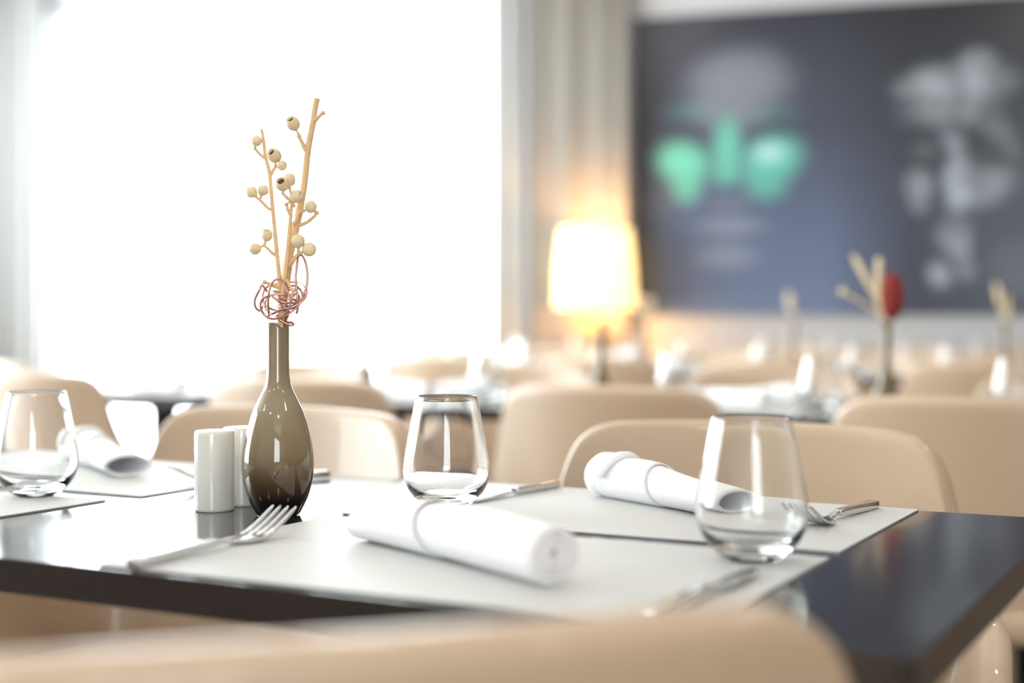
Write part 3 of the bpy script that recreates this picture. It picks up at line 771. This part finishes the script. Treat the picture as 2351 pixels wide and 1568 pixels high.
# copper wire tangle, one continuous wire wound about the stems
def wp(pts, off=0.0):
    return [(*vp(580 + x / 8.713, 600 + y / 8.713, d / 1000 + off), .00122) for x, y, d in pts]
bm = bmesh.new()
loops = [
 [(730, 415, 14), (850, 420, 10), (960, 450, 4), (1040, 510, -4), (1080, 600, -10), (1050, 720, -14), (960, 830, -16), (850, 950, -16), (700, 1060, -16), (560, 1120, -15), (430, 1150, -14), (320, 1130, -12), (220, 1050, -12), (160, 930, -14),
  (170, 800, -16), (250, 720, -18), (400, 670, -18), (560, 655, -17), (700, 665, -15), (800, 680, -10), (870, 640, -2), (860, 560, 6), (720, 578, 10), (560, 600, 12), (430, 600, 8), (380, 625, 0), (440, 640, -8), (530, 625, -10)],
 [(330, 1090, -6), (310, 900, -14), (312, 750, -18), (330, 600, -20), (380, 450, -18), (450, 370, -16), (540, 350, -15), (610, 410, -16), (680, 540, -18), (730, 680, -20), (755, 820, -20), (740, 940, -18), (660, 1040, -16), (560, 1110, -12)],
 [(290, 600, 2), (240, 530, -4), (180, 478, -6), (140, 570, -8), (80, 680, -6), (40, 800, -4), (60, 920, -2), (140, 985, 2), (200, 920, 8), (210, 800, 12), (208, 650, 14), (280, 520, 14), (410, 468, 12), (530, 445, 10), (640, 470, 9), (720, 490, 6), (850, 490, 0), (930, 540, -8),
  (990, 640, -12), (980, 780, -14), (890, 860, -16), (750, 930, -17), (600, 960, -16), (480, 1010, -14), (370, 1052, -10), (290, 1000, -4), (240, 900, 2), (265, 780, 8), (340, 700, 8), (420, 640, 10)],
 [(880, 1040, -10), (902, 950, -12), (905, 800, -14), (890, 600, -14), (862, 400, -13), (865, 250, -12), (885, 100, -11), (895, 0, -10), (910, -90, -8), (960, -130, -4), (1010, -90, -4), (1050, 0, -5), (1085, 150, -6), (1095, 350, -7), (1070, 540, -8), (1010, 700, -8), (900, 870, -4), (740, 950, 2), (560, 980, 10), (440, 975, 12), (330, 930, 8), (260, 880, 0)],
 [(730, 1000, 4), (700, 1100, 0), (665, 1200, -5), (700, 1215, -8), (780, 1225, -11), (818, 1255, -12), (790, 1278, -13), (700, 1262, -13), (600, 1205, -13), (520, 1145, -13), (480, 1080, -10), (450, 1098, 0)],
 [(390, 700, -14), (500, 780, -14), (620, 820, -14), (750, 830, -12), (870, 820, -6), (880, 740, 2), (760, 700, 10), (600, 690, 12), (500, 720, 6), (480, 745, -6), (540, 745, -12), (650, 750, -13), (770, 765, -12), (850, 770, -6), (840, 800, 4), (700, 840, 12), (560, 840, 12), (500, 830, 2), (540, 850, -11), (640, 880, -13), (705, 890, -10), (700, 915, 2), (600, 930, 12), (480, 890, 6), (560, 900, -10), (660, 915, -12), (720, 905, -8)],
 [(870, 640, 4), (930, 700, 2), (930, 780, -2), (880, 850, -6), (750, 910, -8), (640, 990, -10)],
 [(1045, 590, 2), (1010, 700, 4), (960, 820, 6), (860, 900, 8), (740, 960, 10), (640, 985, 12)],
]
for lp_ in loops: tube(bm, smooth_pts(wp(lp_), 6), 8)
wire = new_obj('copper_wire', bm, M['copper'])
tag(wire, 'tangled copper wire ball wound round the branches above the vase', 'wire')

# ------------------------------------------------------------------ chairs of the foreground table
GC = 'chairs at the foreground table'
rzA = math.radians(19)
# chair centre so that the rim line (local y = -.27) passes through the measured points
def chair_at_rim(rx_, ry_, rz, label, group=None):
    off = Vector((0, -.25, 0)); off.rotate(Matrix.Rotation(rz, 3, 'Z'))
    return place_chair((rx_ - off.x, ry_ - off.y), rz, label, group)
chair_at_rim(-.048, .56, rzA, 'beige leather chair closest to the camera, seen from behind', GC)
chair_at_rim(.3065, 1.763, FACE_US + math.radians(3), 'beige leather chair facing the camera behind the rolled napkin', GC)
chair_at_rim(-.307, 2.058, FACE_US - math.radians(4), 'beige leather chair facing the camera behind the brown vase', GC)
# ------------------------------------------------------------------ second row
GC2 = 'chairs of the second table row'
for a, bb, dr, lb in ((-.25, 1.60, .05, 'beige chair at the right edge of the photo, its back to the camera'), (-.965, 1.70, -.03, 'beige chair seen from behind, between the two nearest glasses'),
                  (-1.715, 1.70, .02, 'beige chair seen from behind, behind the brown vase'), (-2.56, 1.74, -.05, 'beige chair seen from behind above the leftmost napkin')):
    p = T(a, bb, 0); chair_at_rim(p.x, p.y, FACE_AWAY + dr, lb, GC2)
for a, lb in ((-.213, 'beige chair facing the camera behind the vase with red flower'), (-.965, 'beige chair facing the camera across the second table, middle one'),
              (-1.715, 'beige chair facing the camera, below the white curtain'), (-2.465, 'beige chair facing the camera in front of the bright window')):
    p = T(a, R2 + TD + .38, 0); chair_at_rim(p.x, p.y, FACE_US, lb, GC2)
chair_at_rim(-1.63, 4.42, FACE_AWAY - .5, 'beige chair back at the far left beside the white curtain', GC2)
# ------------------------------------------------------------------ farther rows
ORD = ['rightmost', 'second from the right', 'third from the right', 'fourth from the right', 'fifth from the right', 'sixth from the right']
for row, R, VS, nm in ((3, R3, V3, 'third row'), (4, R4, V4, 'farthest row')):
    for k, v in enumerate(VS):
        p = T(v, R - .13, 0); chair_at_rim(p.x, p.y, FACE_AWAY, f'beige chair, back turned, {ORD[k]} on the near side of the {nm}', f'chairs of the {nm}')
        if row == 4 and k >= 3: continue
        p = T(v, R + TD + .45, 0); chair_at_rim(p.x, p.y, FACE_US, f'beige chair facing the camera, {ORD[k]} beyond the {nm}', f'chairs of the {nm}')

# place settings on the rows behind: mat, glass, napkin, knife and fork
def setting(seat, base, far, where, nm, full=True):
    s = -1 if far else 1     # far seats are turned half round
    cx, cy = seat, base + (TD - .158 if far else .158)
    rot = TANG + (PI if far else 0)
    put(MT0, T(cx, cy), rot, f'pale placemat, {where}', 'placemat', f'placemats of the {nm}')
    gx = cx + s * (.185 if not far else .175); gy = cy + s * .10
    put(G0, T(gx, gy, ZM), 0, f'small blurred stemless glass, {where}', 'glass', f'glasses of the {nm}')
    a = T(cx - s * .12, cy + s * .05); b = T(cx + s * .13, cy - s * .06)
    n = N_near if not far else N_far
    put(n, (a.x, a.y, ZM), math.atan2(b.y - a.y, b.x - a.x), f'blurred white rolled napkin, {where}', 'napkin', f'napkins of the {nm}')
    if full:
        a = T(cx - s * .20, cy - s * .13); b = T(cx - s * .20, cy + s * .06)
        put(F0, (a.x, a.y, ZM), seg_rz(a, b), f'steel fork, {where}', 'fork', f'forks of the {nm}')
        a = T(cx + s * .205, cy - s * .13); b = T(cx + s * .205, cy + s * .06)
        k = put(K0, (a.x, a.y, ZM), seg_rz(a, b), f'steel knife, {where}', 'knife', f'knives of the {nm}'); k.scale = (1, .9, 1)
seats2 = [-.10, -.83, -1.62, -2.345]
for k, a in enumerate(seats2):
    setting(a, R2, False, f'near side of the second row, {ORD[k]}', 'second row')
    setting(a, R2, True, f'far side of the second row, {ORD[k]}', 'second row')
for R, VS, nm in ((R3, V3, 'third row'), (R4, V4, 'farthest row')):
    for k, v in enumerate(VS):
        setting(v, R, False, f'near side of the {nm}, {ORD[k]}', nm, False)
        setting(v, R, True, f'far side of the {nm}, {ORD[k]}', nm, False)

# ------------------------------------------------------------------ small bud vases of the rows behind
def bud_vase():
    bm = bmesh.new()
    out = [(0, 0), (.033, 0), (.036, .004), (.0345, .012), (.028, .026), (.021, .042), (.015, .060), (.011, .082), (.0085, .11), (.0085, .15), (.0095, .185)]
    inn = [(.0078, .185), (.0068, .15), (.0068, .11), (.009, .082), (.013, .06), (.019, .042), (.025, .026), (.030, .012), (0, .006)]
    lathe(bm, out + inn, 40); return new_obj('bud_vase', bm, M['vase_small'])
BV = bud_vase()
def sprig(loc, kind, label):
    root = empty('dried_flower', loc)
    bm = bmesh.new()
    def tw(p): tube(bm, smooth_pts([(*q[:3], q[3]) for q in p], 4), 7, wob=.1)
    def kn(x, y, z, r):
        k = bmesh.ops.create_icosphere(bm, subdivisions=2, radius=r)
        for v in k['verts']: v.co += Vector((x, y, z))
    if kind == 'red':
        tw([(0, 0, .05, .003), (0, 0, .19, .003), (-.004, 0, .24, .003)]); tw([(-.002, 0, .17, .003), (-.02, 0, .23, .0045), (-.045, 0, .28, .007), (-.062, .0, .312, .006), (-.07, 0, .322, .003)])
        tw([(0, 0, .18, .003), (-.012, .01, .25, .006), (-.012, .01, .305, .007), (-.014, .01, .318, .003)]); tw([(-.01, .0, .2, .002), (-.05, .01, .225, .003), (-.085, .01, .245, .004)]); kn(-.088, .01, .247, .008)
        new_obj('stems', bm, M['pod'], root)
        bm = bmesh.new(); prof = [(0, .185), (.011, .192), (.019, .21), (.0225, .235), (.0215, .258), (.015, .275), (.006, .285), (0, .287)]
        lathe(bm, prof, 28, center=(.011, -.004))
        for v in bm.verts:
            a = math.atan2(v.co.y, v.co.x - .011); v.co.x += .002 * math.sin(a * 8 + v.co.z * 300) 
        new_obj('flower_head', bm, M['red'], root)
    elif kind == 'tall':
        tw([(0, 0, .05, .003), (0, 0, .2, .004), (-.012, 0, .25, .010), (-.02, 0, .285, .009), (-.028, 0, .31, .003)]); tw([(0, 0, .17, .003), (.012, 0, .23, .009), (.008, 0, .27, .004)])
        new_obj('stems', bm, M['pod'], root)
    elif kind == 'cluster':
        tw([(0, 0, .05, .003), (0, 0, .2, .003), (.006, 0, .25, .003)]); tw([(0, 0, .18, .003), (-.02, 0, .23, .003)]); tw([(0, 0, .19, .003), (.025, 0, .22, .003)])
        for x, z in ((.006, .26), (-.022, .24), (.028, .235), (-.008, .225), (.012, .215), (-.018, .27), (.026, .262)): kn(x, random.uniform(-.01, .01), z, .013)
        new_obj('stems', bm, M['pod'], root)
    else:
        tw([(0, 0, .05, .003), (-.002, 0, .2, .004), (-.012, 0, .24, .013), (-.014, 0, .27, .010), (-.02, 0, .29, .003)])
        new_obj('stems', bm, M['pod'], root)
    tag(root, label, 'dried flower'); return root
vr = {  # position, kind, labels
 0: (T(-.52, 2.155), 'red', 'brown bud vase holding a dried red flower', 'dried red flower head and pale stems in a brown bud vase'),
 1: (T(-1.83, 2.18), None, 'brown cone-footed bud vase in front of the bright window', None),
 2: (T(-1.17, 2.16), None, 'slim bud vase standing before the glowing lamp', None),
 3: (T(-.572, 4.0), 'tall', 'bud vase with pale stems at the right edge of the photo', 'pale dried stems in the bud vase at the right edge of the photo'),
 4: (T(-1.27, 4.0), 'short', 'bud vase with a short yellow stem below the teal-eyed face', 'short yellowish dried stem below the teal-eyed face'),
 5: (T(-1.83, 4.0), 'cluster', 'bud vase with a clump of seed heads beside the lamp', 'clump of dried seed heads just right of the glowing lamp'),
}
for i, (loc, kind, lv, lf) in vr.items():
    put(BV, loc, 0, lv, 'vase', 'bud vases on the tables behind')
    if kind: sprig(loc, kind, lf)
